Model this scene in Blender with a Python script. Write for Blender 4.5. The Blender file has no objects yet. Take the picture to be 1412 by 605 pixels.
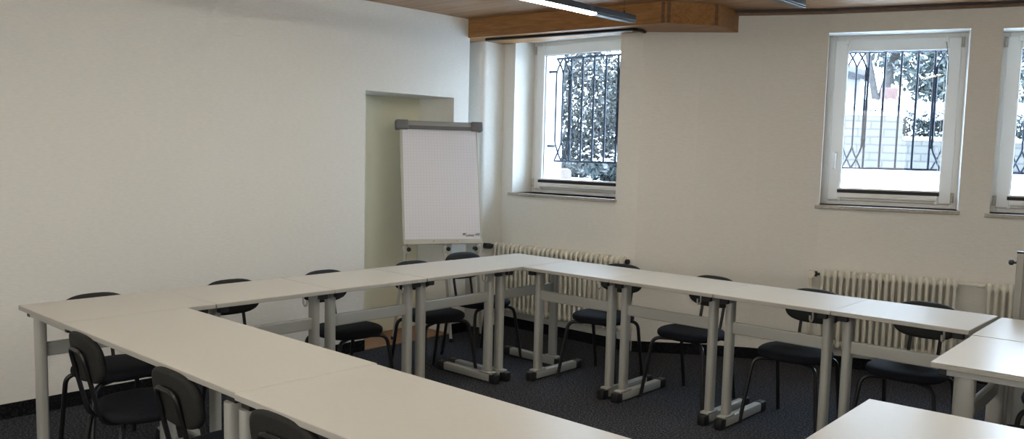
import bpy, bmesh, math, random
from mathutils import Vector, Matrix
R = math.radians
scene = bpy.context.scene
COL = scene.collection

# ------------------------------------------------------------------ materials
def new_mat(name):
    m = bpy.data.materials.new(name); m.use_nodes = True
    nt = m.node_tree
    return m, nt, nt.nodes['Principled BSDF']

def mat(name, color, rough=0.5, metal=0.0, spec=0.5, noise=0.0, nscale=20.0, bump=0.0, bscale=200.0, stretch=None):
    m, nt, b = new_mat(name)
    b.inputs['Base Color'].default_value = (*color, 1)
    b.inputs['Roughness'].default_value = rough
    b.inputs['Metallic'].default_value = metal
    b.inputs['Specular IOR Level'].default_value = spec
    tc = nt.nodes.new('ShaderNodeTexCoord')
    if noise:
        mp = nt.nodes.new('ShaderNodeMapping')
        if stretch: mp.inputs['Scale'].default_value = stretch
        n = nt.nodes.new('ShaderNodeTexNoise'); n.inputs['Scale'].default_value = nscale; n.inputs['Detail'].default_value = 4
        nt.links.new(tc.outputs['Object'], mp.inputs['Vector']); nt.links.new(mp.outputs['Vector'], n.inputs['Vector'])
        r = nt.nodes.new('ShaderNodeValToRGB')
        r.color_ramp.elements[0].position = .3; r.color_ramp.elements[1].position = .7
        r.color_ramp.elements[0].color = (*[c*(1-noise) for c in color], 1)
        r.color_ramp.elements[1].color = (*[min(1, c*(1+noise)) for c in color], 1)
        nt.links.new(n.outputs['Fac'], r.inputs['Fac']); nt.links.new(r.outputs['Color'], b.inputs['Base Color'])
    if bump:
        n2 = nt.nodes.new('ShaderNodeTexNoise'); n2.inputs['Scale'].default_value = bscale; n2.inputs['Detail'].default_value = 3
        nt.links.new(tc.outputs['Object'], n2.inputs['Vector'])
        bp = nt.nodes.new('ShaderNodeBump'); bp.inputs['Strength'].default_value = bump; bp.inputs['Distance'].default_value = .004
        nt.links.new(n2.outputs['Fac'], bp.inputs['Height']); nt.links.new(bp.outputs['Normal'], b.inputs['Normal'])
    return m

def wall_mat():
    m, nt, b = new_mat('painted_woodchip_wall')
    b.inputs['Roughness'].default_value = .85; b.inputs['Specular IOR Level'].default_value = .2
    tc = nt.nodes.new('ShaderNodeTexCoord'); mp = nt.nodes.new('ShaderNodeMapping')
    mp.inputs['Scale'].default_value = (1, 1, 3.5)
    n = nt.nodes.new('ShaderNodeTexNoise'); n.inputs['Scale'].default_value = 28; n.inputs['Detail'].default_value = 5
    nt.links.new(tc.outputs['Object'], mp.inputs['Vector']); nt.links.new(mp.outputs['Vector'], n.inputs['Vector'])
    r = nt.nodes.new('ShaderNodeValToRGB')
    r.color_ramp.elements[0].position = .25; r.color_ramp.elements[0].color = (.735, .725, .685, 1)
    r.color_ramp.elements[1].position = .75; r.color_ramp.elements[1].color = (.785, .775, .735, 1)
    nt.links.new(n.outputs['Fac'], r.inputs['Fac']); nt.links.new(r.outputs['Color'], b.inputs['Base Color'])
    bp = nt.nodes.new('ShaderNodeBump'); bp.inputs['Strength'].default_value = .35; bp.inputs['Distance'].default_value = .004
    nt.links.new(n.outputs['Fac'], bp.inputs['Height']); nt.links.new(bp.outputs['Normal'], b.inputs['Normal'])
    return m

def carpet_mat(name, c0, c1, c2):
    m, nt, b = new_mat(name)
    b.inputs['Roughness'].default_value = .95; b.inputs['Specular IOR Level'].default_value = .1
    tc = nt.nodes.new('ShaderNodeTexCoord')
    n = nt.nodes.new('ShaderNodeTexNoise'); n.inputs['Scale'].default_value = 95; n.inputs['Detail'].default_value = 3; n.inputs['Roughness'].default_value = .75
    nt.links.new(tc.outputs['Object'], n.inputs['Vector'])
    r = nt.nodes.new('ShaderNodeValToRGB')
    e = r.color_ramp.elements; e[0].position = .36; e[0].color = (*c0, 1); e[1].position = .66; e[1].color = (*c2, 1)
    k = e.new(.5); k.color = (*c1, 1)
    nt.links.new(n.outputs['Fac'], r.inputs['Fac']); nt.links.new(r.outputs['Color'], b.inputs['Base Color'])
    bp = nt.nodes.new('ShaderNodeBump'); bp.inputs['Strength'].default_value = .6; bp.inputs['Distance'].default_value = .006
    nt.links.new(n.outputs['Fac'], bp.inputs['Height']); nt.links.new(bp.outputs['Normal'], b.inputs['Normal'])
    return m

def wood_mat(name, ca, cb, plank=None, rough=.45, grain=(1.2, 22, 22)):
    """warm veneer; plank = (width, offset) draws board seams across Y"""
    m, nt, b = new_mat(name)
    b.inputs['Roughness'].default_value = rough
    tc = nt.nodes.new('ShaderNodeTexCoord'); mp = nt.nodes.new('ShaderNodeMapping'); mp.inputs['Scale'].default_value = grain
    nt.links.new(tc.outputs['Object'], mp.inputs['Vector'])
    n = nt.nodes.new('ShaderNodeTexNoise'); n.inputs['Scale'].default_value = 2.2; n.inputs['Detail'].default_value = 6; n.inputs['Distortion'].default_value = .6
    nt.links.new(mp.outputs['Vector'], n.inputs['Vector'])
    r = nt.nodes.new('ShaderNodeValToRGB')
    r.color_ramp.elements[0].position = .3; r.color_ramp.elements[0].color = (*ca, 1)
    r.color_ramp.elements[1].position = .72; r.color_ramp.elements[1].color = (*cb, 1)
    nt.links.new(n.outputs['Fac'], r.inputs['Fac'])
    out = r.outputs['Color']
    if plank:
        w, off = plank
        sp = nt.nodes.new('ShaderNodeSeparateXYZ'); nt.links.new(tc.outputs['Object'], sp.inputs['Vector'])
        def math_(op, a, v):
            k = nt.nodes.new('ShaderNodeMath'); k.operation = op
            nt.links.new(a, k.inputs[0]); k.inputs[1].default_value = v; return k.outputs[0]
        t = math_('DIVIDE', math_('SUBTRACT', sp.outputs['Y'], off), w)
        fr = math_('FRACT', t, 0)
        seam = math_('LESS_THAN', fr, .035)
        fl = nt.nodes.new('ShaderNodeMath'); fl.operation = 'FLOOR'; nt.links.new(t, fl.inputs[0])
        wn = nt.nodes.new('ShaderNodeTexWhiteNoise'); wn.noise_dimensions = '1D'; nt.links.new(fl.outputs[0], wn.inputs['W'])
        hs = nt.nodes.new('ShaderNodeHueSaturation'); nt.links.new(out, hs.inputs['Color'])
        v = math_('ADD', math_('MULTIPLY', wn.outputs['Value'], .22), .88); nt.links.new(v, hs.inputs['Value'])
        mx = nt.nodes.new('ShaderNodeMix'); mx.data_type = 'RGBA'
        nt.links.new(seam, mx.inputs[0]); nt.links.new(hs.outputs['Color'], mx.inputs[6]); mx.inputs[7].default_value = (.035, .02, .01, 1)
        out = mx.outputs[2]
    nt.links.new(out, b.inputs['Base Color'])
    return m

def glass_mat():
    m = bpy.data.materials.new('window_glass'); m.use_nodes = True; nt = m.node_tree
    nt.nodes.remove(nt.nodes['Principled BSDF'])
    o = nt.nodes['Material Output']; t = nt.nodes.new('ShaderNodeBsdfTransparent'); g = nt.nodes.new('ShaderNodeBsdfGlossy')
    t.inputs['Color'].default_value = (.95, .97, .98, 1); g.inputs['Roughness'].default_value = .02
    f = nt.nodes.new('ShaderNodeLayerWeight'); f.inputs['Blend'].default_value = .5
    pw = nt.nodes.new('ShaderNodeMath'); pw.operation = 'POWER'; pw.inputs[1].default_value = 5; nt.links.new(f.outputs['Facing'], pw.inputs[0])
    ad = nt.nodes.new('ShaderNodeMath'); ad.operation = 'MULTIPLY_ADD'; ad.inputs[1].default_value = .9; ad.inputs[2].default_value = .018; nt.links.new(pw.outputs[0], ad.inputs[0])
    mx = nt.nodes.new('ShaderNodeMixShader')
    nt.links.new(ad.outputs[0], mx.inputs[0]); nt.links.new(t.outputs[0], mx.inputs[1]); nt.links.new(g.outputs[0], mx.inputs[2])
    nt.links.new(mx.outputs[0], o.inputs['Surface'])
    return m

def emit_mat(name, color, strength):
    m, nt, b = new_mat(name)
    b.inputs['Base Color'].default_value = (.9, .9, .9, 1)
    b.inputs['Emission Color'].default_value = (*color, 1); b.inputs['Emission Strength'].default_value = strength
    return m

def leaf_mat(name, dark, mid, light, scale, pos=(.38, .52, .6)):
    m, nt, b = new_mat(name)
    b.inputs['Roughness'].default_value = .8
    tc = nt.nodes.new('ShaderNodeTexCoord'); n = nt.nodes.new('ShaderNodeTexNoise')
    n.inputs['Scale'].default_value = scale; n.inputs['Detail'].default_value = 5
    nt.links.new(tc.outputs['Object'], n.inputs['Vector'])
    r = nt.nodes.new('ShaderNodeValToRGB'); e = r.color_ramp.elements
    e[0].position = pos[0]; e[0].color = (*dark, 1); e[1].position = pos[2]; e[1].color = (*light, 1); k = e.new(pos[1]); k.color = (*mid, 1)
    nt.links.new(n.outputs['Fac'], r.inputs['Fac']); nt.links.new(r.outputs['Color'], b.inputs['Base Color'])
    return m

def brick_mat():
    m, nt, b = new_mat('pale_brick')
    b.inputs['Roughness'].default_value = .9
    tc = nt.nodes.new('ShaderNodeTexCoord'); mp = nt.nodes.new('ShaderNodeMapping')
    mp.inputs['Rotation'].default_value = (R(90), 0, 0)
    nt.links.new(tc.outputs['Object'], mp.inputs['Vector'])
    k = nt.nodes.new('ShaderNodeTexBrick'); nt.links.new(mp.outputs['Vector'], k.inputs['Vector'])
    k.inputs['Scale'].default_value = 1; k.inputs['Brick Width'].default_value = .42; k.inputs['Row Height'].default_value = .125
    k.inputs['Mortar Size'].default_value = .014
    k.inputs['Color1'].default_value = (.082, .076, .068, 1); k.inputs['Color2'].default_value = (.064, .060, .054, 1); k.inputs['Mortar'].default_value = (.040, .038, .035, 1)
    nt.links.new(k.outputs['Color'], b.inputs['Base Color'])
    return m

M = dict(
    wall=wall_mat(),
    carpet=carpet_mat('speckled_carpet', (.008, .008, .011), (.029, .030, .036), (.13, .135, .15)),
    skirt=carpet_mat('carpet_skirting', (.004, .004, .005), (.010, .010, .012), (.024, .024, .027)),
    ceiling=wood_mat('ceiling_boards', (.26, .14, .066), (.40, .225, .112), plank=(.2, .088)),
    soffit=wood_mat('soffit_veneer', (.24, .105, .030), (.40, .20, .066)),
    trimwood=wood_mat('cornice_wood', (.12, .06, .028), (.19, .10, .05)),
    parquet=wood_mat('threshold_parquet', (.20, .09, .045), (.31, .155, .08), grain=(14, 2, 14)),
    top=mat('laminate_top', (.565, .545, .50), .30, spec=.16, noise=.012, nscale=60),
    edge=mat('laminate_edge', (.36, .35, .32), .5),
    frame=mat('silver_grey_paint', (.42, .425, .40), .36, metal=.25, spec=.5),
    cap=mat('black_plastic', (.012, .012, .014), .45),
    tube=mat('black_steel', (.008, .008, .009), .4),
    fabric=mat('charcoal_fabric', (.010, .011, .016), .8, spec=.25, noise=.3, nscale=180, bump=.4, bscale=700),
    fabricback=mat('charcoal_shell', (.019, .020, .019), .75, spec=.25, noise=.2, nscale=150),
    hook=mat('pale_hook', (.5, .5, .46), .4),
    radiator=mat('cream_radiator', (.72, .70, .62), .4, noise=.02, nscale=8),
    pipe=mat('cream_pipe', (.70, .68, .60), .45),
    brass=mat('old_brass', (.55, .42, .18), .35, metal=.7),
    white=mat('window_white', (.80, .80, .78), .35),
    stone=mat('sill_stone', (.42, .385, .33), .45, noise=.15, nscale=40),
    door=mat('cream_door', (.80, .78, .62), .5),
    rail=mat('dark_rail', (.010, .008, .012), .4),
    lampbody=mat('lamp_housing', (.028, .03, .032), .32, metal=.3),
    paper=None, board=mat('flipchart_frame', (.50, .50, .46), .45, metal=.15),
    bar=mat('flipchart_bar', (.30, .305, .295), .5), barcap=mat('flipchart_cap', (.13, .13, .135), .5),
    ink=mat('dark_ink', (.03, .03, .035), .8), inkgrey=mat('grey_ink', (.09, .09, .095), .8),
    iron=mat('blue_black_iron', (.010, .016, .030), .5, spec=.3),
    blind=mat('folded_black_blind', (.012, .011, .016), .6),
    glass=glass_mat(),
    uplight=emit_mat('lamp_uplight', (1.0, .945, .81), 6.0),
    lamp=emit_mat('lamp_diffuser', (1.0, .945, .81), 34),
    snow=mat('snow', (.78, .79, .80), .7, noise=.06, nscale=3),
    brick=brick_mat(),
    housewhite=mat('house_render', (.22, .21, .20), .9), roof=mat('snowy_roof', (.17, .16, .155), .8), fasc=mat('roof_edge', (.05, .05, .055), .8),
    post=mat('reddish_timber', (.09, .048, .042), .8, noise=.2, nscale=12, stretch=(6, 6, 1)),
    bark=mat('bark', (.03, .026, .024), .9, noise=.3, nscale=12),
    greystand=mat('grey_stand', (.22, .215, .20), .55),
    standtrim=mat('stand_edge', (.27, .26, .24), .5),
    stonepink=mat('pinkish_stone', (.10, .075, .062), .9, noise=.15, nscale=15),
)
def paper_mat():
    m, nt, b = new_mat('squared_paper')
    b.inputs['Roughness'].default_value = .75
    tc = nt.nodes.new('ShaderNodeTexCoord'); sp = nt.nodes.new('ShaderNodeSeparateXYZ'); nt.links.new(tc.outputs['Object'], sp.inputs['Vector'])
    outs = []
    for ax in ('X', 'Z'):
        d = nt.nodes.new('ShaderNodeMath'); d.operation = 'DIVIDE'; nt.links.new(sp.outputs[ax], d.inputs[0]); d.inputs[1].default_value = .024
        f = nt.nodes.new('ShaderNodeMath'); f.operation = 'FRACT'; nt.links.new(d.outputs[0], f.inputs[0])
        l = nt.nodes.new('ShaderNodeMath'); l.operation = 'LESS_THAN'; nt.links.new(f.outputs[0], l.inputs[0]); l.inputs[1].default_value = .16
        outs.append(l.outputs[0])
    mxm = nt.nodes.new('ShaderNodeMath'); mxm.operation = 'MAXIMUM'; nt.links.new(outs[0], mxm.inputs[0]); nt.links.new(outs[1], mxm.inputs[1])
    mx = nt.nodes.new('ShaderNodeMix'); mx.data_type = 'RGBA'; nt.links.new(mxm.outputs[0], mx.inputs[0])
    mx.inputs[6].default_value = (.80, .80, .86, 1); mx.inputs[7].default_value = (.735, .735, .80, 1)
    nt.links.new(mx.outputs[2], b.inputs['Base Color'])
    return m
M['paper'] = paper_mat()

# ------------------------------------------------------------------ mesh helpers
class MB:
    def __init__(s): s.bm = bmesh.new()
    def box(s, x0, x1, y0, y1, z0, z1, bev=0.0, seg=2):
        bm = s.bm if not bev else bmesh.new()
        v = [bm.verts.new(p) for p in ((x0,y0,z0),(x1,y0,z0),(x1,y1,z0),(x0,y1,z0),(x0,y0,z1),(x1,y0,z1),(x1,y1,z1),(x0,y1,z1))]
        for f in ((3,2,1,0),(4,5,6,7),(0,1,5,4),(1,2,6,5),(2,3,7,6),(3,0,4,7)): bm.faces.new([v[i] for i in f])
        if bev:
            bmesh.ops.bevel(bm, geom=bm.edges[:], offset=bev, segments=seg, profile=.5, affect='EDGES')
            me = bpy.data.meshes.new('t'); bm.to_mesh(me); bm.free(); s.bm.from_mesh(me); bpy.data.meshes.remove(me)
        return s
    def prism(s, pts, z0, z1):
        a = [s.bm.verts.new((p[0], p[1], z0)) for p in pts]; b = [s.bm.verts.new((p[0], p[1], z1)) for p in pts]
        n = len(pts)
        s.bm.faces.new(a[::-1]); s.bm.faces.new(b)
        for i in range(n): s.bm.faces.new((a[i], a[(i+1)%n], b[(i+1)%n], b[i]))
        return s
    def loft(s, rings, close=True, caps=True):
        vs = [[s.bm.verts.new(p) for p in r] for r in rings]; n = len(rings[0])
        for i in range(len(vs)-1):
            for j in range(n if close else n-1):
                s.bm.faces.new((vs[i][j], vs[i][(j+1)%n], vs[i+1][(j+1)%n], vs[i+1][j]))
        if caps:
            s.bm.faces.new(vs[0][::-1]); s.bm.faces.new(vs[-1])
        return s
    def tube(s, pts, r, n=8, closed=False):
        P = [Vector(p) for p in pts]; rings = []
        up = None
        for i, p in enumerate(P):
            a = P[i-1] if i > 0 else (P[-1] if closed else None); b = P[(i+1) % len(P)] if (i < len(P)-1 or closed) else None
            d = Vector((0,0,0))
            if a is not None: d += (p-a).normalized()
            if b is not None: d += (b-p).normalized()
            d.normalize()
            if up is None:
                up = Vector((0,0,1)) if abs(d.z) < .9 else Vector((0,1,0))
            x = up.cross(d); x.normalize(); y = d.cross(x); up = y
            rr = r[i] if isinstance(r, (list, tuple)) else r
            rings.append([p + (x*math.cos(2*math.pi*k/n) + y*math.sin(2*math.pi*k/n))*rr for k in range(n)])
        if closed:
            rings.append(rings[0]); return s.loft(rings, True, False)
        return s.loft(rings)
    def cyl(s, a, b, r, n=16): return s.tube([a, b], r, n)
    def ell(s, cx, cy, rx, ry, z0, z1, n=20):
        return s.prism([(cx+rx*math.cos(2*math.pi*k/n), cy+ry*math.sin(2*math.pi*k/n)) for k in range(n)], z0, z1)
    def build(s, name, m, parent=None, smooth=False, angle=40, kind=None, label=None):
        bmesh.ops.recalc_face_normals(s.bm, faces=s.bm.faces[:])
        me = bpy.data.meshes.new(name); s.bm.to_mesh(me); s.bm.free()
        me.materials.append(m)
        if smooth:
            for p in me.polygons: p.use_smooth = True
            if angle: me.set_sharp_from_angle(angle=R(angle))
        o = bpy.data.objects.new(name, me); COL.objects.link(o)
        if parent: o.parent = parent
        if kind: o['kind'] = kind
        if label: o['label'] = label
        return o

def fillet(pts, r, n=5):
    P = [Vector(p) for p in pts]; out = [P[0]]
    for i in range(1, len(P)-1):
        a, b, c = P[i-1], P[i], P[i+1]
        rr = r[i-1] if isinstance(r, (list, tuple)) else r
        u = (a-b); v = (c-b); k = min(rr, u.length*.48, v.length*.48)
        p0 = b+u.normalized()*k; p1 = b+v.normalized()*k
        for j in range(n+1):
            t = j/n; out.append(p0*(1-t)**2 + b*2*t*(1-t) + p1*t*t)
    out.append(P[-1]); return out

def empty(name, loc, rz=0, label=None, cat=None, group=None):
    o = bpy.data.objects.new(name, None); COL.objects.link(o); o.location = loc; o.rotation_euler = (0, 0, rz); o.empty_display_size = .1
    tag(o, label, cat, group); return o
def tag(o, label=None, cat=None, group=None, kind=None):
    if label: o['label'] = label
    if cat: o['category'] = cat
    if group: o['group'] = group
    if kind: o['kind'] = kind
    return o
def copy_tree(o, parent=None):
    c = o.copy(); COL.objects.link(c)
    if parent is not None: c.parent = parent
    for ch in list(o.children): copy_tree(ch, c)
    return c

# ------------------------------------------------------------------ room shell
ZC = 2.57
XL = -5.07
NY0, NY1, NZ = 3.905, 4.79, 1.93
b = MB()
b.box(XL-.56, XL, -3, NY0, 0, ZC+.12); b.box(XL-.56, XL, NY0, NY1, NZ, ZC+.12); b.box(XL-.56, XL, NY1, 4.955, 0, ZC+.12)
b.build('wall_left', M['wall'], kind='structure')
MB().box(-6.0, -5.63, -3.2, 5.9, -.1, ZC+.2).build('wall_outer', M['wall'], kind='structure')
# window wall with the first window and the corner chase
WX0, WX1, WZ0, WZ1 = -4.972, -3.886, 1.165, 2.445
YB, YO = 5.40, 6.05
b = MB()
b.box(-5.63, WX0, YB, YO, 0, ZC+.12); b.box(WX0, WX1, YB, YO, 0, WZ0); b.box(WX0, WX1, YB, YO, WZ1, ZC+.12)
OFFN = .40
K = [(-3.70,5.42),(-3.36,5.676),(-2.98,5.905),(-2.573,6.099),(-1.722,6.388),(-1.541,6.45),(-.67,6.69),(-.45,6.74),(.42,6.90),(1.6,7.0),(3.2,7.05)]
def outn(i):
    def nrm(a, c):
        d = Vector((c[0]-a[0], c[1]-a[1])); d.normalize(); return Vector((-d.y, d.x))
    if i == 0: return nrm(K[0], K[1])
    if i == len(K)-1: return nrm(K[-2], K[-1])
    n = nrm(K[i-1], K[i])+nrm(K[i], K[i+1]); n.normalize(); return n
KO = [(p[0]+outn(i).x*OFFN, p[1]+outn(i).y*OFFN) for i, p in enumerate(K)]
b.prism([(WX1, YB), K[0], KO[0], (WX1, YO)], 0, ZC+.12)
# rounded corner chase
ch = [(-5.62, 5.15)]
for k in range(7):
    a = -math.pi/2 + k*math.pi/12; ch.append((-5.155+.05*math.cos(a), 5.20+.05*math.sin(a)))
ch += [(-5.095, YB+.02), (-5.62, YB+.02)]
b.prism(ch, 0, ZC+.1)
b.build('wall_back', M['wall'], kind='structure', smooth=True, angle=30)
WINS = {3: (1.18, 2.41), 5: (1.172, 2.403)}
b = MB()
for i in range(len(K)-1):
    q = [K[i], K[i+1], KO[i+1], KO[i]]
    if i in WINS:
        z0, z1 = WINS[i]; b.prism(q, 0, z0); b.prism(q, z1, ZC+.12)
    else: b.prism(q, 0, ZC+.12)
b.build('wall_right', M['wall'], kind='structure')
MB().box(3.2, 3.5, -3.2, 7.6, 0, ZC+.12).build('wall_far_right', M['wall'], kind='structure')
MB().box(-5.7, 3.5, -3.3, -3.0, 0, ZC+.12).build('wall_front', M['wall'], kind='structure')
FL = [(-5.63,-3.1),(3.4,-3.1),(3.4,7.3)]+[((KO[i][0]+K[i][0])/2, (KO[i][1]+K[i][1])/2) for i in range(len(K)-1,-1,-1)]+[(-5.63,5.6)]
MB().prism(FL, -.12, 0).build('floor', M['carpet'], kind='structure')
MB().prism(FL, ZC, ZC+.15).build('ceiling', M['ceiling'], kind='structure')
# niche floor, door leaf at its back
MB().box(-5.60, XL+.004, NY0, NY1, 0, .006).build('trim_3', M['parquet'], kind='structure')
d = MB().box(-5.53, -5.49, NY0, NY1, .006, NZ, .003).build('door_1', M['door'], kind='structure')
h = MB(); h.cyl((-5.49, 3.99, 1.0), (-5.44, 3.99, 1.0), .012); h.box(-5.452, -5.432, 3.98, 4.10, .99, 1.01, .004); h.build('door_handle', M['frame'], d, True)
# carpet skirting
SK = .082
b = MB(); b.box(XL, XL+.012, -3, NY0, 0, SK); b.box(XL, XL+.012, NY1, 4.955, 0, SK); b.box(-5.62, XL+.012, 4.955, 4.967, 0, SK)
b.build('baseboard_left', M['skirt'], kind='structure')
b = MB(); b.box(-5.095, -3.70, YB-.012, YB, 0, SK)
for i in range(len(K)-1):
    a, c = outn(i), outn(i+1); q = [K[i], K[i+1]]
    b.prism([q[0], q[1], (q[1][0]-c.x*.012, q[1][1]-c.y*.012), (q[0][0]-a.x*.012, q[0][1]-a.y*.012)], 0, SK)
b.build('baseboard_back', M['skirt'], kind='structure')
# wooden box soffit in the corner
S = [(-5.069,4.935),(-3.33,5.132),(-3.085,5.45),(-3.135,5.815)]
b = MB(); b.prism(S+[(-3.36,5.66),(-3.70,5.41),(-5.10,5.395),(-5.10,5.16),(-5.60,5.14),(-5.60,4.97),(-5.069,4.965)], 2.42, ZC-.001)
o = b.build('trim_1', M['soffit'], kind='structure')
# thin boards at the soffit's mitred corners
def strip(x, y, ang): 
    bb = MB(); bb.box(-.011, .011, -.004, .004, 2.424, ZC-.004); q = bb.build('corner_strip', M['trimwood'], o); q.location = (x, y, 0); q.rotation_euler = (0, 0, ang)
strip(-3.345, 5.128, .11); strip(-3.312, 5.152, .9); strip(-3.10, 5.428, .9)
# wood cornice along the curved wall
b = MB()
for i in range(len(K)-1):
    a, c = outn(i), outn(i+1); q0, q1 = K[i], K[i+1]
    if i == 0: q0 = (-3.55, 5.535)
    if i == 1: pass
    f = lambda p, n, t: (p[0]-n.x*t, p[1]-n.y*t)
    b.prism([q0, q1, f(q1, c, .035), f(q0, a, .035)], ZC-.03, ZC-.001)
b.build('trim_2', M['trimwood'], kind='structure')
b = MB()
for i in range(1, len(K)-1):
    a, c = outn(i), outn(i+1); q0, q1 = K[i], K[i+1]
    b.prism([f(q0, a, .034), f(q1, c, .034), f(q1, c, .07), f(q0, a, .07)], ZC-.012, ZC-.001)
b.build('trim_4', M['rail'], kind='structure')
# curtain rail under the soffit
rl = MB(); rl.tube(fillet([(-4.97,5.04,2.409),(-3.625,5.212,2.409),(-3.645,5.36,2.409)], .03), .011, 8)
tag(rl.build('curtain_rail', M['rail'], smooth=True), 'thin black curtain rail bent at its end under the wooden ceiling box', 'curtain rail')

# ------------------------------------------------------------------ windows, blinds, grilles
def frame_bm(b, x0, x1, z0, z1, wl, wr, wb, wt, y0, y1, bev=.006):
    b.box(x0, x0+wl, y0, y1, z0, z1, bev); b.box(x1-wr, x1, y0, y1, z0, z1, bev)
    b.box(x0+wl-.002, x1-wr+.002, y0, y1, z0, z0+wb, bev); b.box(x0+wl-.002, x1-wr+.002, y0, y1, z1-wt, z1, bev)
def make_window(n, p0, p1, z0, z1, depth, handle_left, blind_label, grille_label, detail=True):
    P0, P1 = Vector((*p0, 0)), Vector((*p1, 0)); W = (P1-P0).length; ang = math.atan2(P1.y-P0.y, P1.x-P0.x); H = z1-z0
    root = empty('window_%d' % n, (p0[0], p0[1], z0), ang); root['kind'] = 'structure'
    b = MB(); frame_bm(b, -.05, W+.05, -.02, H+.02, .10, .10, .065, .06, depth, depth+.07); b.build('window_frame', M['white'], root)
    b = MB(); frame_bm(b, .036, W-.036, .03, H-.028, .092, .082, .09, .085, depth-.02, depth+.03, .007); sash = b.build('sash', M['white'], root)
    gx0, gx1, gz0, gz1 = .125, W-.115, .118, H-.110
    MB().box(gx0, gx1, depth+.012, depth+.016, gz0, gz1).build('pane', M['glass'], root)
    b = MB(); frame_bm(b, gx0-.002, gx1+.002, gz0-.002, gz1+.002, .006, .006, .006, .008, depth-.004, depth+.012, 0); b.build('glazing_seal', M['rail'], sash)
    b = MB(); b.box(-.03, W+.012, -.028, depth+.01, -.026, .0, .004); b.build('window_sill', M['stone'], root)
    if detail:
        hx = .075 if handle_left else W-.075
        b = MB(); b.box(hx-.013, hx+.013, depth-.032, depth-.02, .32, .39, .004); b.cyl((hx, depth-.03, .37), (hx, depth-.065, .37), .009); b.box(hx-.010, hx+.010, depth-.075, depth-.058, .26, .38, .006)
        b.build('window_handle', M['white'], sash, True)
        xh = W-.03 if handle_left else .03
        for zz in (.045, H-.10): MB().cyl((xh, depth-.02, zz), (xh, depth-.02, zz+.07), .011).build('hinge', M['stone'], root, True)
    # folded pleated blind on the sash's foot
    bl = empty('window_blind', (0, 0, 0), 0, blind_label, 'blind', 'folded black pleated blinds on the window sashes')
    bl.location = (p0[0], p0[1], z0); bl.rotation_euler = (0, 0, ang)
    zb = .088
    MB().box(.105, W-.115, depth-.042, depth-.022, zb, zb+.024, .003).build('pleated_fabric', M['blind'], bl)
    b = MB(); b.box(.105, W-.115, depth-.045, depth-.02, zb+.024, zb+.036, .003); b.build('top_profile', M['white'], bl)
    b = MB(); b.box(.115, W-.125, depth-.047, depth-.02, zb-.036, zb, .004); b.build('bottom_profile', M['white'], bl)
    for xx in (.118, W-.135):
        MB().box(xx-.012, xx+.012, depth-.04, depth-.02, H-.062, H-.022, .003).build('cord_clip', M['white'], bl)
        MB().box(xx-.010, xx+.010, depth-.04, depth-.02, zb-.06, zb-.03, .003).build('cord_clip', M['white'], bl)
        MB().cyl((xx, depth-.03, zb-.03), (xx, depth-.03, H-.05), .0014, 6).build('cord', M['pipe'], bl)
    if handle_left: MB().tube([(W-.135, depth-.03, H-.05), (W-.115, depth-.045, H-.2), (W-.112, depth-.045, H-.36)], .0022, 6).build('cord', M['rail'], bl)
    return root, W, H, ang

def make_grille(p0, ang, xc, k, z0, z1, y, label):
    g = empty('window_grille', (p0[0], p0[1], 0), ang, label, 'window grille', 'wrought iron grilles outside the windows')
    r = .0090*k; xe = .370*k; sp = .066*k
    for z in (z0, z1): MB().box(xc-xe, xc+xe, y-.006, y+.006, z-.008, z+.008).build('rail', M['iron'], g)
    for q in (-2, -1, 0, 1, 2): MB().cyl((xc+q*.1105*k, y, z0), (xc+q*.1105*k, y, z1), r, 8).build('bar', M['iron'], g, True)
    ht, hb = .125, .165
    for side in (-1, 1):
        b = MB(); v = [side*(-xe+q*sp) for q in range(3)]
        v = [xc-side*xe+side*q*sp for q in range(3)]
        for q, u in enumerate(v):
            b.cyl((u, y, z0+hb), (u, y, z1-ht), r*.85, 8)
            for sg in ((1,), (1, -1), (-1,))[q]:
                top = [(u+sg*side*sp*.89*(t/8)**1.5, y+.004*sg, z1-ht+ht*t/8) for t in range(9)]
                bot = [(u+sg*side*sp*(t/8)**1.25, y+.004*sg, z0+hb-hb*t/8) for t in range(9)]
                b.tube(top, r*.8, 6); b.tube(bot, r*.8, 6)
        b.build('gothic_scroll', M['iron'], g, True)
        ca, cb = sorted((v[2]-side*.008, xc-side*.221*k+side*.008))
        for zz in (z1-.148, z0+.19):
            for dz in (-.024, .024): MB().box(ca, cb, y-.012, y+.012, zz+dz-.010, zz+dz+.010).build('collar', M['iron'], g)
        wa, wb = sorted((v[0], v[0]-side*.10))
        for zz in (z1-.12, z0+.12): MB().box(wa, wb, y-.004, y+.004, zz, zz+.02).build('wall_bracket', M['iron'], g)
    return g
root, W, H, ang = make_window(1, (WX0, YB), (WX1, YB), WZ0, WZ1, .25, False, 'folded black blind at the foot of the window beside the flipchart', '')
make_grille((WX0, YB), 0, .498, 1.12, 1.438, 2.328, .45, 'iron grille with pointed arches in front of the snowy bush outside')
root, W, H, ang = make_window(2, K[3], K[4], 1.18, 2.41, .22, True, 'folded black blind at the foot of the window with the brick wall behind', '')
make_grille(K[3], ang, .487, 1.0, 1.45, 2.308, .36, 'iron grille with pointed arches in front of the garden brick wall')
root, W, H, ang = make_window(3, K[5], K[6], 1.172, 2.403, .22, False, 'folded black blind of the window cut off by the right picture edge', '')
make_grille(K[5], ang, .487, 1.0, 1.445, 2.30, .36, 'iron grille outside the window cut off by the right picture edge')

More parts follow.
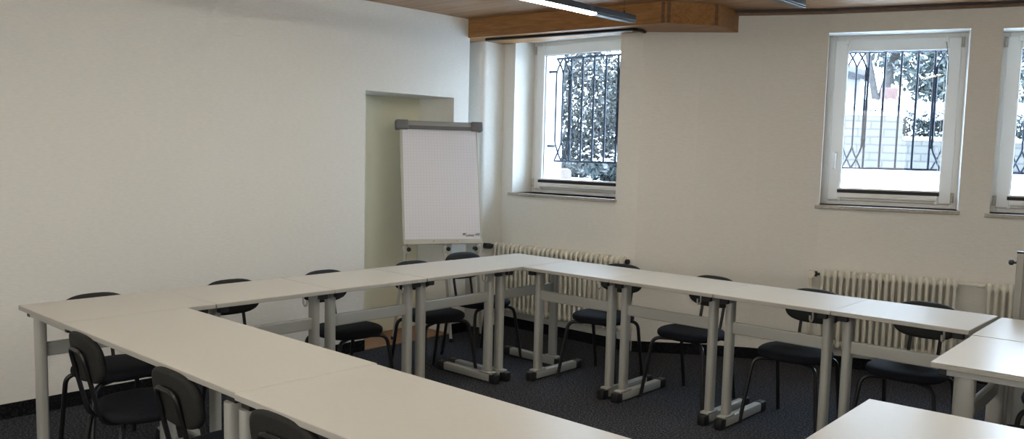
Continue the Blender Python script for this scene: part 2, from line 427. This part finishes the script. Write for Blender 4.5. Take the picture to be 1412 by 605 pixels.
# ------------------------------------------------------------------ ceiling lamps
def make_lamp(x, y0, y1, label, z=2.352):
    L = y1-y0
    o = empty('pendant_lamp', (x, y1, z), 0, label, 'lamp', 'slim dark linear pendant lamps')
    b = MB(); b.box(-.026, .026, -L, 0, .006, .046, .005); b.build('housing', M['lampbody'], o)
    b = MB(); b.box(-.026, .026, -.41, 0, -.004, .008, .003); b.build('end_cover', M['lampbody'], o)
    b = MB(); b.box(-.022, .022, -L+.02, -.412, -.006, .012, .004); b.build('diffuser', M['lamp'], o)
    b = MB(); b.box(-.018, .018, -L+.02, -.412, .040, .0464); b.build('upper_diffuser', M['uplight'], o)
    for yy in (-.10, -L+.5):
        s = MB(); s.cyl((0, yy, .05), (0, yy, ZC-z), .0016, 6); s.cyl((0, yy, .05), (0, yy, .062), .008, 10); s.build('suspension_wire', M['lampbody'], o, True)
        s = MB(); s.cyl((0, yy, ZC-z-.085), (0, yy, ZC-z), .009, 12); s.build('ceiling_fixing', M['lampbody'], o, True)
    return o
make_lamp(-3.245, 1.9, 4.63, 'lit linear pendant lamp hanging above the table row beside the plain wall')
make_lamp(-2.15, 1.9, 4.70, 'linear pendant lamp with only its dark end in the picture top right')
for i, (x, y1) in enumerate(((-1.05, 4.7), (.05, 4.7), (1.15, 4.7), (-3.245, 1.2), (-2.15, 1.2), (-1.05, 1.2), (1.15, 1.2))):
    make_lamp(x, y1-(.95 if i == 0 else 2.75), y1, 'linear pendant lamp further into the room, outside the picture')

# ------------------------------------------------------------------ tables
def superell(a, bb, n, z, e=2.6, cx=0, cy=0, flat=1.0):
    out = []
    for k in range(n):
        th = 2*math.pi*k/n; c, s = math.cos(th), math.sin(th)
        x = a*math.copysign(abs(c)**(2/e), c); y = bb*math.copysign(abs(s)**(2/e), s)
        out.append((cx+x, cy+y, z))
    return out
HT, TT = .76, .022
def make_table(L, D, legs, hook_x=None, hook_y=None):
    """long side on X; legs = [(x, y)] of the oval columns; foot runs along Y"""
    t = empty('folding_table' if False else 'seminar_table', (0, 0, 0))
    b = MB(); b.box(-L/2, L/2, -D/2, D/2, HT-.003, HT, .0012, 1); b.build('tabletop', M['top'], t)
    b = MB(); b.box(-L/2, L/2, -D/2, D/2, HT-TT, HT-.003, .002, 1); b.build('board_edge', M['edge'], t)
    for (x, y, dr) in legs:
        b = MB(); b.loft([superell(.0225, .0325, 28, z, 3.0, x, y) for z in (.055, HT-TT-.026)]); b.build('leg', M['frame'], t, True)
        b = MB(); b.box(x-.026, x+.026, y-.06, y+.06, .055, .072, .006)
        ya, yb = (y-.035, y+.40) if dr > 0 else (y-.40, y+.035)
        b.box(x-.024, x+.024, ya, yb, .006, .060, .010); ft = b.build('foot', M['frame'], t, True)
        for yy0, yy1 in ((ya-.062, ya+.002), (yb-.002, yb+.062)):
            b = MB(); b.box(x-.026, x+.026, yy0, yy1, 0, .062, .012); b.build('end_cap', M['cap'], ft, True)
        b = MB(); b.box(x-.022, x+.022, -D/2+.05, D/2-.05, HT-TT-.028, HT-TT, .003); sa = b.build('support_arm', M['frame'], t)
        for yy in (-D/2+.022, D/2-.052): MB().box(x-.024, x+.024, yy, yy+.03, HT-TT-.030, HT-TT, .004).build('arm_cap', M['cap'], sa)
    (xa, yA, _), (xb, yB_, _) = legs[0], legs[-1]
    if abs(yA-yB_) < .01:
        b = MB(); b.box(xa, xb, yA-.012, yA+.012, .535, .600, .006); b.build('crossbar', M['frame'], t)
    if hook_x is not None:
        b = MB(); pts = [(0,0,HT-TT), (0,0,HT-TT-.045)] + [(0, .018-.018*math.cos(k*math.pi/6), HT-TT-.045-.018*math.sin(k*math.pi/6)) for k in range(1, 7)] + [(0, .036, HT-TT-.03)]
        b.tube([(hook_x, (hook_y or 0)-p[1], p[2]) for p in pts], .005, 6); b.build('bag_hook', M['hook'], t, True)
    return t
def std_legs(L, D, yc=-.145): return [(-L/2+.052, yc, 1), (L/2-.052, yc, 1)]
def place(t, cx, cy, rz, label, group='light grey seminar tables', dz=0):
    t.location = (cx, cy, dz); t.rotation_euler = (0, 0, rz); tag(t, label, 'table', group); return t
HP = math.pi/2
DL = .523
def single(L): return make_table(L-.003, DL, std_legs(L, DL), L/2-.13, -.16)
xl = (-4.245-3.72)/2
jl = [1.312, 1.998, 2.675, 3.326, 4.022, 4.685]
t0 = single(jl[1]-jl[0]); place(t0, xl, (jl[0]+jl[1])/2, -HP, 'corner table at the near left end, standing clear of the wall')
names = ['single table second along the plain wall, just beyond the near left corner table', 'single table in the middle of the row along the plain wall',
         'single table in front of the flipchart, next to the far corner table', 'far corner table with its corner pointing to the radiator']
for k in range(1, 5):
    t = single(jl[k+1]-jl[k]); place(t, xl, (jl[k]+jl[k+1])/2, HP + (.004 if k % 2 else -.004), names[k-1], dz=(.0, .0, .001, 0)[k-1])
jb = [-3.716, -3.026, -2.328, -1.676, -1.046]
names = ['table in the window-side row nearest the far corner, before the first radiator', 'second table from the far corner in the window-side row',
         'third table from the far corner in the window-side row', 'table before the wide second radiator, with a window reflected in its top']
for k in range(4):
    t = single(jb[k+1]-jb[k]); cx = (jb[k]+jb[k+1])/2; place(t, cx, 4.432+.010*(k-1.5)*.8, .010, names[k])
# near row of two double tables
def double(L, legs): return make_table(L-.003, .54, legs, L/2-.2, .1)
Ld = 3.718-2.325
tn = double(Ld, [(-Ld/2+.055, .145, -1), (Ld/2-.075, -.234, 1)]); place(tn, -(3.718+2.325)/2, 1.582, 0, 'long table in the near row with two chairs pushed under it', 'long light grey seminar tables')
tn2 = double(1.39, [(-.695+.025, -.230, 1), (.695-.055, -.230, 1)]); place(tn2, -2.325+.695, 1.575, .003, 'long table in the near row, cut off by the bottom picture edge', 'long light grey seminar tables')
# right row
t = single(.585); place(t, -.758, 4.392, -HP+.03, 'corner table at the right end of the window-side row')
t = single(.675); place(t, -.728, 3.755, -HP+.045, 'right-hand table joined to the right corner table, its near end open to a gap')
t = single(.68); place(t, -.672, 2.39, -HP+.045, 'nearest right table, only its bright corner in the picture')

# ------------------------------------------------------------------ chairs
def make_chair():
    t = empty('stacking_chair', (0, 0, 0))
    # seat: rounded cushion
    rings = []
    for s, z in ((.80, .388), (.93, .392), (.985, .402), (1.0, .415), (.985, .428), (.93, .437), (.80, .443), (.5, .445), (.15, .4455)):
        rings.append(superell(.198*s, .195*s, 36, z, 2.5, 0, .015))
    MB().loft(rings).build('seat', M['fabric'], t, True, 60)
    # backrest: curved rounded pad
    def pad_pt(u, v, w):           # u across, v up, w thickness
        x = u; y = -.222-.03*(v/.1)*.5 + .9*u*u*.55 + w; return (x, y, .653+v)
    rings = []; n = 36
    for s, w in ((.86, -.018), (.96, -.016), (1.0, -.008), (1.0, .004), (.96, .013), (.85, .017), (.5, .019), (.12, .0195)):
        ring = []
        for k in range(n):
            th = 2*math.pi*k/n; c, q = math.cos(th), math.sin(th)
            e = 2.9
            ring.append(pad_pt(.170*s*math.copysign(abs(c)**(2/e), c), .098*s*math.copysign(abs(q)**(2/e), q), w))
        rings.append(ring)
    MB().loft(rings).build('backrest', M['fabricback'], t, True, 60)
    # back frame: inverted U of tube behind the pad, running under the seat
    pts = []
    for sgn in (1, -1):
        side = [(sgn*.075, .10, .383), (sgn*.075, -.185, .383), (sgn*.078, -.225, .55), (sgn*.074, -.256, .685)]
        pts.append(side)
    loop = pts[0]+[(0, -.258, .712)]+pts[1][::-1]
    loop = pts[0]+pts[1][::-1]
    MB().tube(fillet(loop, [.05, .06, .04, .04, .06, .05], 6), .0095, 8).build('back_frame', M['tube'], t, True)
    # four splayed legs, each bending under the seat
    for sx, sy, fx, fy in ((1,1,.222,.215), (-1,1,.222,.215), (1,-1,.185,-.215), (-1,-1,.185,-.215)):
        leg = fillet([(sx*.06, sy*.10, .381), (sx*.178, sy*.155+.012, .381), (sx*fx, fy, 0.004)], .05, 7)
        MB().tube(leg, .0115, 8).build('leg', M['tube'], t, True)
        b = MB().cyl((sx*fx, fy, 0), (sx*fx, fy, .018), .0125, 10)
        b.build('glide', M['cap'], t.children[-1], True)
    return t
proto = make_chair()
first = [True]
def chair(x, y, rz, label, group='black stacking chairs around the tables'):
    o = proto if first[0] else copy_tree(proto)
    first[0] = False
    o.location = (x, y, 0); o.rotation_euler = (0, 0, rz); tag(o, label, 'chair', group)
P = math.pi
chair(-4.185, 1.72, -HP+.04, 'black chair tucked under the near left corner table on the plain wall side')
chair(-4.185, 2.45, -HP-.03, 'black chair second along the plain wall, only its back edge above the table')
chair(-4.185, 3.09, -HP+.03, 'black chair in front of the flipchart niche edge, its seat under the bag hook')
chair(-4.20, 3.80, -HP-.08, 'black chair right in front of the flipchart')
chair(-4.36, 4.42, -HP-.12, 'black chair at the far corner table, its whole backrest showing')
chair(-3.40, 4.645, P+.10, 'black chair before the first radiator, nearest the far corner in the window-side row')
chair(-2.715, 4.64, P-.03, 'black chair on the bare wall stretch between the two radiators')
chair(-2.035, 4.63, P+.02, 'black chair at the left end of the wide second radiator')
chair(-1.445, 4.69, P-.02, 'black chair in front of the middle of the second radiator')
chair(-.70, 4.62, P+.05, 'black chair under the right corner table, mostly hidden')
chair(-3.495, 1.542, -.06, 'black chair at the near row, farthest left, back towards the viewer')
chair(-2.74, 1.542, -.02, 'black chair in the middle of the near row, back towards the viewer')
chair(-2.09, 1.542, .03, 'black chair in the near row cut off by the bottom picture edge')
chair(-.66, 3.80, HP, 'black chair pushed under the right-hand table, only its seat edge visible')

# ------------------------------------------------------------------ flipchart
FCX, FCY = -4.918, 4.556
fa = math.atan2(.878, .479)
fc = empty('flipchart', (FCX, FCY, 0), fa, 'white squared-paper flipchart on legs before the wall niche', 'flipchart')
T = R(12); ct, st = math.cos(T), math.sin(T); ZB = .787
def tilt(o): o.matrix_local = Matrix.Translation((0, 0, ZB)) @ Matrix.Rotation(-T, 4, 'X'); return o
b = MB(); b.box(-.318, .318, -.006, .018, 0, .93, .004); bd = tilt(b.build('board', M['board'], fc))
b = MB(); b.box(-.318, .318, -.020, .0, -.012, .022, .004); b.build('tray_edge', M['board'], bd)
for u in (-.08, .11): MB().cyl((u, -.023, .01), (u, -.016, .01), .006, 8).build('screw', M['bar'], bd)
b = MB(); n = 14
b.loft([[(-.305+.61*i/n, -.010-.004*math.sin(i/n*5), .026) for i in range(n+1)], [(-.302+.604*i/n, -.011, .45) for i in range(n+1)], [(-.298+.596*i/n, -.0095, .925) for i in range(n+1)]], False, False)
pp = b.build('paper_pad', M['paper'], bd, True)
b = MB(); b.box(-.30, .30, -.034, .022, .900, .964, .010); bar = b.build('clamp_bar', M['bar'], bd, True)
MB().box(-.30, .30, -.037, -.030, .895, .925, .003).build('clamp_lip', M['barcap'], bar)
for x0, x1 in ((-.352, -.255), (.258, .352)): MB().box(x0, x1, -.042, .028, .894, .968, .008).build('bar_cap', M['barcap'], bar, True)
def text(body, x, z, size, m, parent, name, y=-.0135, sx=1):
    cu = bpy.data.curves.new(name, 'FONT'); cu.body = body; cu.size = size; cu.extrude = .0002; cu.offset = .0006
    tmp = bpy.data.objects.new('tmp', cu); COL.objects.link(tmp)
    dg = bpy.context.evaluated_depsgraph_get(); me = bpy.data.meshes.new_from_object(tmp.evaluated_get(dg)); bpy.data.objects.remove(tmp)
    me.materials.clear(); me.materials.append(m)
    q = bpy.data.objects.new(name, me); COL.objects.link(q); q.parent = parent
    q.matrix_local = Matrix.Translation((x, y, z)) @ Matrix.Rotation(R(90), 4, 'X') @ Matrix.Diagonal((sx, 1, 1, 1)); return q
text('M°', .158, .056, .024, M['ink'], pp, 'printed_mark')
text('Lumor', .182, .047, .027, M['ink'], pp, 'printed_word', sx=1.0)
text('600', .262, .054, .024, M['inkgrey'], pp, 'printed_number')
for nm, pts, kx in (('leg', [(-.285, .03, ZB-.01), (-.292, .035, .70), (-.365, .13, .0)], -.27), ('leg', [(.285, .03, ZB-.01), (.292, .035, .70), (.365, .13, 0)], .27), ('leg', [(.02, .03, ZB-.01), (.022, .03, .70), (.065, -.05, 0)], .045)):
    b = MB(); b.tube(pts, .0125, 10); lg = b.build(nm, M['board'], fc, True)
    b = MB(); b.box(pts[1][0]-.018, pts[1][0]+.018, pts[1][1]-.018, pts[1][1]+.018, .70, .755, .004); b.build('leg_clamp', M['board'], lg)
    b = MB(); b.cyl((kx, pts[1][1]-.03, .735), (kx, pts[1][1]+.01, .735), .017, 14); b.build('clamp_knob', M['cap'], lg, True)
    b = MB(); b.cyl((*pts[2][:2], 0), (*pts[2][:2], .03), .016, 10); b.build('rubber_foot', M['cap'], lg, True)

# ------------------------------------------------------------------ radiators
def make_radiator(x, y, rz, n, pitch, z0, z1, label, valve_left=None):
    o = empty('column_radiator', (x, y, 0), rz, label, 'radiator', 'cream column radiators below the windows')
    for i in range(n):
        b = MB(); cx = (i+.5)*pitch
        for yy, r_ in ((-.030, .0125), (.030, .0120)):
            b.tube([(cx, yy, z0+.02), (cx, yy, z1-.02)], r_, 10)
        for zz in (z0, z1):
            s = 1 if zz == z1 else -1
            arc = [(cx, -.030+.060*(.5-.5*math.cos(k*math.pi/8)), zz-s*.016-s*.024+s*.024*math.sin(k*math.pi/8)) for k in range(9)]
            b.tube([(cx, -.030, zz-s*.055)]+arc+[(cx, .030, zz-s*.055)], .0160, 10)
        b.build('radiator_column', M['radiator'], o, True)
    for zz in (z0+.04, z1-.04): MB().cyl((.004, 0, zz), (n*pitch-.004, 0, zz), .020, 12).build('header_tube', M['radiator'], o, True)
    for xx in (n*pitch*.15, n*pitch*.85): MB().cyl((xx, .02, z0+.06), (xx, .12, z0+.06), .012).build('wall_bracket', M['pipe'], o)
    return o
r1 = make_radiator(-5.075, 5.315, .045, 28, .0475, .145, .735, 'long cream column radiator under the window beside the flipchart')
b = MB(); b.cyl((1.33, 0, .695), (1.352, 0, .695), .02, 12); b.build('end_plug', M['rail'], r1, True)
b = MB(); b.cyl((1.33, 0, .185), (1.37, 0, .185), .012, 10); b.cyl((1.37, 0, .165), (1.37, 0, .215), .018, 10); b.cyl((1.37, -.035, .185), (1.37, .0, .185), .016, 10); b.build('lower_valve', M['brass'], r1, True)
b = MB(); b.cyl((-.01, -.05, .70), (-.01, -.015, .70), .016, 10); b.tube([(0, 0, .70), (-.01, -.02, .70)], .012, 8); b.build('valve_body', M['rail'], r1, True)
b = MB(); b.cyl((-.018, -.12, .708), (-.012, -.05, .70), .024, 14); b.build('thermostat', M['cap'], r1, True)
b = MB(); b.tube([(1.37, 0, .17), (1.37, .01, 0)], .009, 8); b.build('supply_pipe', M['pipe'], r1, True)
dx, dy = K[4][0]-K[3][0], K[4][1]-K[3][1]; a2 = math.atan2(dy, dx); nn = Vector((math.sin(a2), -math.cos(a2)))
p = Vector((-2.573, 6.099)) + nn*.095
r2 = make_radiator(p.x+.035, p.y+.012, a2+.0, 21, .0425, .15, .725, 'wide cream column radiator under the window with the brick wall')
b = MB(); b.tube([(.005, 0, .685), (-.045, 0, .685)], .010, 8); b.cyl((-.015, -.0, .685), (-.035, 0, .685), .020, 10); b.build('valve_nut', M['rail'], r2, True)
b = MB(); b.cyl((-.055, -.095, .69), (-.055, -.02, .69), .027, 16); b.build('thermostat', M['pipe'], r2, True)
b = MB(); b.cyl((-.06, .0, .56), (-.06, 0, .70), .016, 12); b.cyl((-.06, 0, .55), (-.06, 0, .585), .021, 12); b.tube([(-.06, 0, .56), (-.06, 0, .2), (-.06, .0, .0)], .009, 8); b.build('supply_pipe', M['pipe'], r2, True)
b = MB(); b.cyl((.0, 0, .19), (-.055, 0, .19), .014, 10); b.cyl((-.03, -.035, .19), (-.03, 0, .19), .016, 10); b.cyl((-.055, 0, .16), (-.055, 0, .21), .018, 10); b.build('lower_valve', M['brass'], r2, True)
ln = 21*.0425
b = MB(); b.tube([(ln, 0, .69), (ln+.16, -.005, .69)], .012, 8); b.cyl((ln+.11, -.004, .69), (ln+.15, -.004, .69), .018, 10); b.build('connecting_pipe', M['pipe'], r2, True)
dx, dy = K[6][0]-K[5][0], K[6][1]-K[5][1]; a3 = math.atan2(dy, dx); nn = Vector((math.sin(a3), -math.cos(a3)))
p = Vector(K[5]) + nn*.10
make_radiator(p.x+.01, p.y, a3+.02, 20, .0425, .15, .715, 'cream column radiator partly hidden by the grey stand at the right edge')

# ------------------------------------------------------------------ grey stand at the right picture edge
st_ = empty('presentation_stand', (-1.055, 5.02, 0), .18, 'grey metal stand with a black knob in front of the right radiator', 'stand')
b = MB(); b.box(.03, .55, -.012, .012, .30, 1.045, .004); b.build('panel', M['greystand'], st_)
for x in (0, .55):
    b = MB(); b.box(x, x+.034, -.02, .02, .03, 1.05, .004); po = b.build('post', M['standtrim'], st_)
    MB().box(x-.002, x+.036, -.022, .022, 1.05, 1.06, .003).build('post_cap', M['cap'], po)
    MB().box(x-.0, x+.034, -.2, .2, 0, .03, .008).build('foot', M['cap'], po)
b = MB(); b.cyl((-.022, 0, 1.0), (.0, 0, 1.0), .007); b.tube([(-.036, 0, 1.0), (-.030, 0, 1.0), (-.016, 0, 1.0), (-.012, 0, 1.0)], [.008, .015, .015, .008], 12); b.build('knob', M['cap'], st_, True)

# ------------------------------------------------------------------ outdoors
FWX, FWY = -.677, .736
def gz(d): return 1.0+.028*d
def gp(lat, d): return (FWX*d+.736*lat, FWY*d+.677*lat)      # forward distance d, lateral lat
b = MB()
vs = [[b.bm.verts.new((*gp(l, d), gz(d)+.03*math.sin(l*1.3+d)*(1 if d > 7 else .4))) for l in [-9+k*.75 for k in range(33)]] for d in [6.55, 7.2, 8, 9, 10, 11, 12, 13, 14, 16, 19, 23, 30]]
for i in range(len(vs)-1):
    for j in range(len(vs[0])-1): b.bm.faces.new((vs[i][j], vs[i][j+1], vs[i+1][j+1], vs[i+1][j]))
# cut away what lies inside the building's walls
def inside(x, y):
    if x < -5.63: return y < 5.6
    if x < -3.7: return y < YB+.62
    for i in range(len(K)-1):
        if K[i][0] <= x <= K[i+1][0]:
            t = (x-K[i][0])/(K[i+1][0]-K[i][0]); return y < K[i][1]+t*(K[i+1][1]-K[i][1])+.30
    return True
bmesh.ops.delete(b.bm, geom=[f_ for f_ in b.bm.faces if inside(*f_.calc_center_median()[:2])], context='FACES')
b.build('ground', M['snow'], kind='structure', smooth=True, angle=0)
# snow bank against the outer walls, closing the strip below the outer sills
rnd = random.Random(7)
def leaves(b, n, fn, size, rng, upbias=.3):
    for _ in range(n):
        c = Vector(fn(rng)); s = size*(.6+.8*rng.random())
        nrm = Vector((rng.gauss(0,1), rng.gauss(0,1), rng.gauss(0,1)+upbias)); nrm.normalize()
        u = nrm.orthogonal().normalized(); v = nrm.cross(u); a = rng.random()*6.28
        u, v = u*math.cos(a)+v*math.sin(a), v*math.cos(a)-u*math.sin(a)
        q = [c+u*s, c+v*s*.45, c-u*s, c-v*s*.45]
        b.bm.faces.new([b.bm.verts.new(k) for k in q])
def ellip(cx, cy, cz, rx, ry, rz, rng, shell=.55):
    while True:
        v = Vector((rng.uniform(-1,1), rng.uniform(-1,1), rng.uniform(-1,1)))
        if shell < v.length < 1: return (cx+v.x*rx, cy+v.y*ry, cz+v.z*rz)
M['leaf_snow'] = leaf_mat('snowy_leaves', (.007, .008, .007), (.024, .024, .019), (.085, .085, .082), 14, (.42, .53, .63))
M['leaf_tree'] = leaf_mat('tree_leaves', (.012, .020, .019), (.036, .048, .043), (.10, .10, .10), 5, (.40, .52, .62))
M['leaf_hedge'] = leaf_mat('hedge_leaves', (.006, .011, .011), (.024, .034, .032), (.13, .13, .13), 10, (.44, .57, .68))
# big snowy bush beyond the first window
def bush(name, lat, d, rx, rz, n, size, m, label, cat, stem=True, ry=None):
    x, y = gp(lat, d); g = gz(d)
    o = empty(name, (x, y, g), math.atan2(.677, .736), label, cat)
    rng = random.Random(int(lat*10+d*77)); b = MB()
    leaves(b, n, lambda r: ellip(0, 0, rz*.98, rx, ry or rx*.7, rz, r, .45), size, rng)
    b.build('foliage', m, o)
    b = MB()
    for k in range(7):
        a = k*.9; b.tube([(.05*math.cos(a), .05*math.sin(a), -.05), (.3*rx*math.cos(a), .3*rx*math.sin(a), rz*.7), (.55*rx*math.cos(a), .5*rx*math.sin(a), rz*1.3)], [.025, .018, .008], 6)
    b.build('stem', M['bark'], o, True)['kind'] = 'stuff'
    return o
bush('snowy_bush', .55, 11.0, 1.35, .80, 17000, .034, M['leaf_snow'], 'tall snow-dusted bush outside the window beside the flipchart', 'bush')
bush('snowy_bush', 2.15, 12.6, 1.0, .80, 9000, .036, M['leaf_snow'], 'snow-dusted bush right of the tall bush outside the first window', 'bush')
bush('snowy_bush', -.9, 12.5, 1.0, .75, 7000, .036, M['leaf_snow'], 'lower snow-dusted bush left behind the tall bush outside', 'bush')
bush('snowy_bush', 8.7, 11.2, 1.35, 1.12, 9000, .05, M['leaf_hedge'], 'dark snowy bush outside the window cut off by the right picture edge', 'bush')  # added out of view: blocks sky that would glare on the right-hand table
bush('low_shrub', 1.05, 8.6, .34, .10, 900, .04, M['leaf_hedge'], 'small dark low shrub with snow below the tall bush', 'shrub')
bush('low_shrub', .72, 9.6, .40, .07, 500, .04, M['leaf_snow'], 'patch of snowy twigs at the foot of the tall bush', 'shrub')
x, y = gp(.50, 9.0); q = MB().box(-.10, .10, -.08, .08, -.05, .10, .04).build('garden_stone', M['stonepink'], smooth=True); q.location = (x, y, gz(9.0)); tag(q, 'pinkish stone lying in the snow outside the first window', 'stone')
x, y = gp(1.3, 10.2); q = MB().box(-.9, .9, -.1, .1, -.1, .14, .02).build('stone_kerb', M['brick']); q.location = (x, y, gz(10.2)); q.rotation_euler = (0, 0, math.atan2(.677, .736)); tag(q, 'short pale stone kerb under the snowy bush', 'kerb')
# garden wall, hedge, tree, gate post and house seen through the second window
RZ = math.atan2(.677, .736)
x, y = gp(5.95, 14.0); z = gz(14)
gw = empty('garden_wall', (x, y, z), RZ, 'low pale brick garden wall, taller on its left, with a snowy top', 'garden wall')
b = MB(); b.box(-1.1, .30, -.12, .12, -.3, .84); b.box(.30, 3.2, -.10, .10, -.3, .46); b.build('masonry', M['brick'], gw)
b = MB(); b.box(-1.12, .32, -.15, .15, .84, .90, .025); b.box(.32, 3.2, -.14, .14, .46, .52, .025); b.build('snow_cap', M['snow'], gw, True)
hx, hy = gp(7.0, 15.2); o = empty('hedge', (hx, hy, z), RZ, 'dark clipped hedge with snow on top behind the garden wall', 'hedge')
rng = random.Random(3); b = MB(); leaves(b, 10000, lambda r: (r.uniform(-.9, 2.2), r.uniform(-.4, .4), r.uniform(.1, .98)), .036, rng); b.build('foliage', M['leaf_hedge'], o)
b = MB(); leaves(b, 2600, lambda r: (r.uniform(-1.9, 2.2), r.uniform(-.45, .45), .92+r.uniform(-.06, .24)), .07, rng, 1.5); b.build('snow_layer', M['snow'], o)
b = MB()
for k in range(9): b.cyl((-.8+k*.34, 0, -.2), (-.8+k*.34, 0, .8), .02, 6)
b.build('stem', M['bark'], o)
tx, ty = gp(7.75, 18.5); o = empty('garden_tree', (tx, ty, gz(18.5)), RZ, 'leafy tree with a grey trunk behind the hedge', 'tree')
rng = random.Random(11); b = MB()
for (cx, cy, cz, r_, n) in ((1.2,0,2.6,1.4,4200), (.2,0,3.6,1.1,2500), (2.3,.2,1.7,1.1,2600), (-.9,.2,3.9,.9,1500), (1.6,0,1.3,.9,1800)):
    leaves(b, n, lambda r: ellip(cx, cy, cz, r_, r_*.8, r_*.85, r, .2), .075, rng)
b.build('crown', M['leaf_tree'], o)
b = MB(); b.tube([(.0, 0, -.3), (.03, 0, 1.0), (.3, 0, 2.2), (.8, 0, 3.2)], [.14, .12, .09, .05], 10); b.tube([(.03, 0, 1.0), (-.3, 0, 2.4), (-.7, .1, 3.6)], [.09, .06, .03], 8); b.build('trunk', M['bark'], o, True)
px_, py_ = gp(7.0, 16.2); o = MB().box(-.14, .14, -.06, .06, -.5, 1.42, .01).build('timber_post', M['post']); o.location = (px_, py_, gz(16.2)); o.rotation_euler = (0, 0, RZ); tag(o, 'reddish timber post or gate end beside the tree trunk outside', 'post')
hx, hy = gp(7.4, 20.0); o = empty('neighbour_house', (hx, hy, gz(20)), RZ, 'white house with a snowy sloping roof behind the garden wall', 'house')
MB().box(-4, .55, 0, 4, -.6, 2.0).build('wall', M['housewhite'], o)
b = MB(); b.loft([[(-4, -.35, 3.0), (-4, 4, 3.0), (-4, 4, 3.15), (-4, -.35, 3.15)], [(.75, -.35, 1.78), (.75, 4, 1.78), (.75, 4, 1.93), (.75, -.35, 1.93)]]); b.build('roof', M['roof'], o)
b = MB(); b.loft([[(-4, -.37, 2.93), (-4, -.33, 2.93), (-4, -.33, 3.01), (-4, -.37, 3.01)], [(.76, -.37, 1.71), (.76, -.33, 1.71), (.76, -.33, 1.79), (.76, -.37, 1.79)]]); b.build('roof_edge', M['fasc'], o)
b = MB(); b.loft([[(-4, 0, 1.9), (-4, 4, 1.9), (-4, 4, 3.02), (-4, 0, 3.02)], [(.55, 0, 1.8), (.55, 4, 1.8), (.55, 4, 1.84), (.55, 0, 1.84)]]); b.build('gable', M['housewhite'], o)

# ------------------------------------------------------------------ light
w = bpy.data.worlds.new('overcast_sky'); scene.world = w; w.use_nodes = True
bg = w.node_tree.nodes['Background']
tcw = w.node_tree.nodes.new('ShaderNodeTexCoord'); sp = w.node_tree.nodes.new('ShaderNodeSeparateXYZ'); rp = w.node_tree.nodes.new('ShaderNodeValToRGB')
w.node_tree.links.new(tcw.outputs['Generated'], sp.inputs[0]); w.node_tree.links.new(sp.outputs['Z'], rp.inputs['Fac']); w.node_tree.links.new(rp.outputs['Color'], bg.inputs['Color'])
rp.color_ramp.elements[0].color = (.66, .82, 1.0, 1); rp.color_ramp.elements[1].color = (.58, .77, 1.0, 1)
bg.inputs['Strength'].default_value = 21.0
def portal(p0, p1, z0, z1, off):
    a, c = Vector((*p0, 0)), Vector((*p1, 0)); d = (c-a); L = d.length; d.normalize(); n = Vector((-d.y, d.x, 0))
    li = bpy.data.lights.new('window_daylight_portal', 'AREA'); li.shape = 'RECTANGLE'; li.size = L; li.size_y = z1-z0; li.cycles.is_portal = True
    o = bpy.data.objects.new('window_daylight_portal', li); COL.objects.link(o)
    m = (a+c)/2+n*off; zz = -n; up = Vector((0,0,1)); xx = up.cross(-zz)
    # light shines along its local -Z: point it into the room
    rot = Matrix((d, up, n)).transposed()
    o.matrix_world = Matrix.Translation((m.x, m.y, (z0+z1)/2)) @ rot.to_4x4()
portal((WX0, YB), (WX1, YB), WZ0, WZ1, .40); portal(K[3], K[4], 1.18, 2.41, .38); portal(K[5], K[6], 1.172, 2.403, .38)

# added fill light behind the viewer, brightening the far walls; no window there
li = bpy.data.lights.new('rear_fill', 'AREA'); li.shape = 'RECTANGLE'; li.size = 3.6; li.size_y = 1.3; li.energy = 88; li.color = (1.0, .97, .92)
o = bpy.data.objects.new('rear_fill', li); COL.objects.link(o); o.location = (-.6, -2.95, 1.75); o.rotation_euler = (R(90), 0, 0)

# ------------------------------------------------------------------ camera
f_, cy_, yaw, pitch, roll, cz = 1180.24410, 323.50529, R(-42.5754419), R(5.50345669), R(1.392439), 1.50628695
fw = Vector((math.sin(yaw)*math.cos(pitch), math.cos(yaw)*math.cos(pitch), -math.sin(pitch)))
r0 = Vector((math.cos(yaw), -math.sin(yaw), 0)); u0 = r0.cross(fw)
rr = r0*math.cos(roll)+u0*math.sin(roll); uu = u0*math.cos(roll)-r0*math.sin(roll)
cam = bpy.data.cameras.new('camera'); co = bpy.data.objects.new('camera', cam); COL.objects.link(co)
co.matrix_world = Matrix.Translation((0, 0, cz)) @ Matrix((rr, uu, -fw)).transposed().to_4x4()
cam.sensor_width = 36; cam.sensor_fit = 'HORIZONTAL'; cam.lens = f_*36/1412; cam.shift_y = (cy_-302.5)/1412; cam.clip_start = .05; cam.clip_end = 200
scene.camera = co
scene.view_settings.view_transform = 'Standard'; scene.view_settings.look = 'None'; scene.view_settings.exposure = 0.0; scene.view_settings.gamma = 1.0
scene.cycles.use_denoising = True; scene.cycles.max_bounces = 10; scene.cycles.diffuse_bounces = 6; scene.cycles.transparent_max_bounces = 12
scene.cycles.sample_clamp_indirect = 8
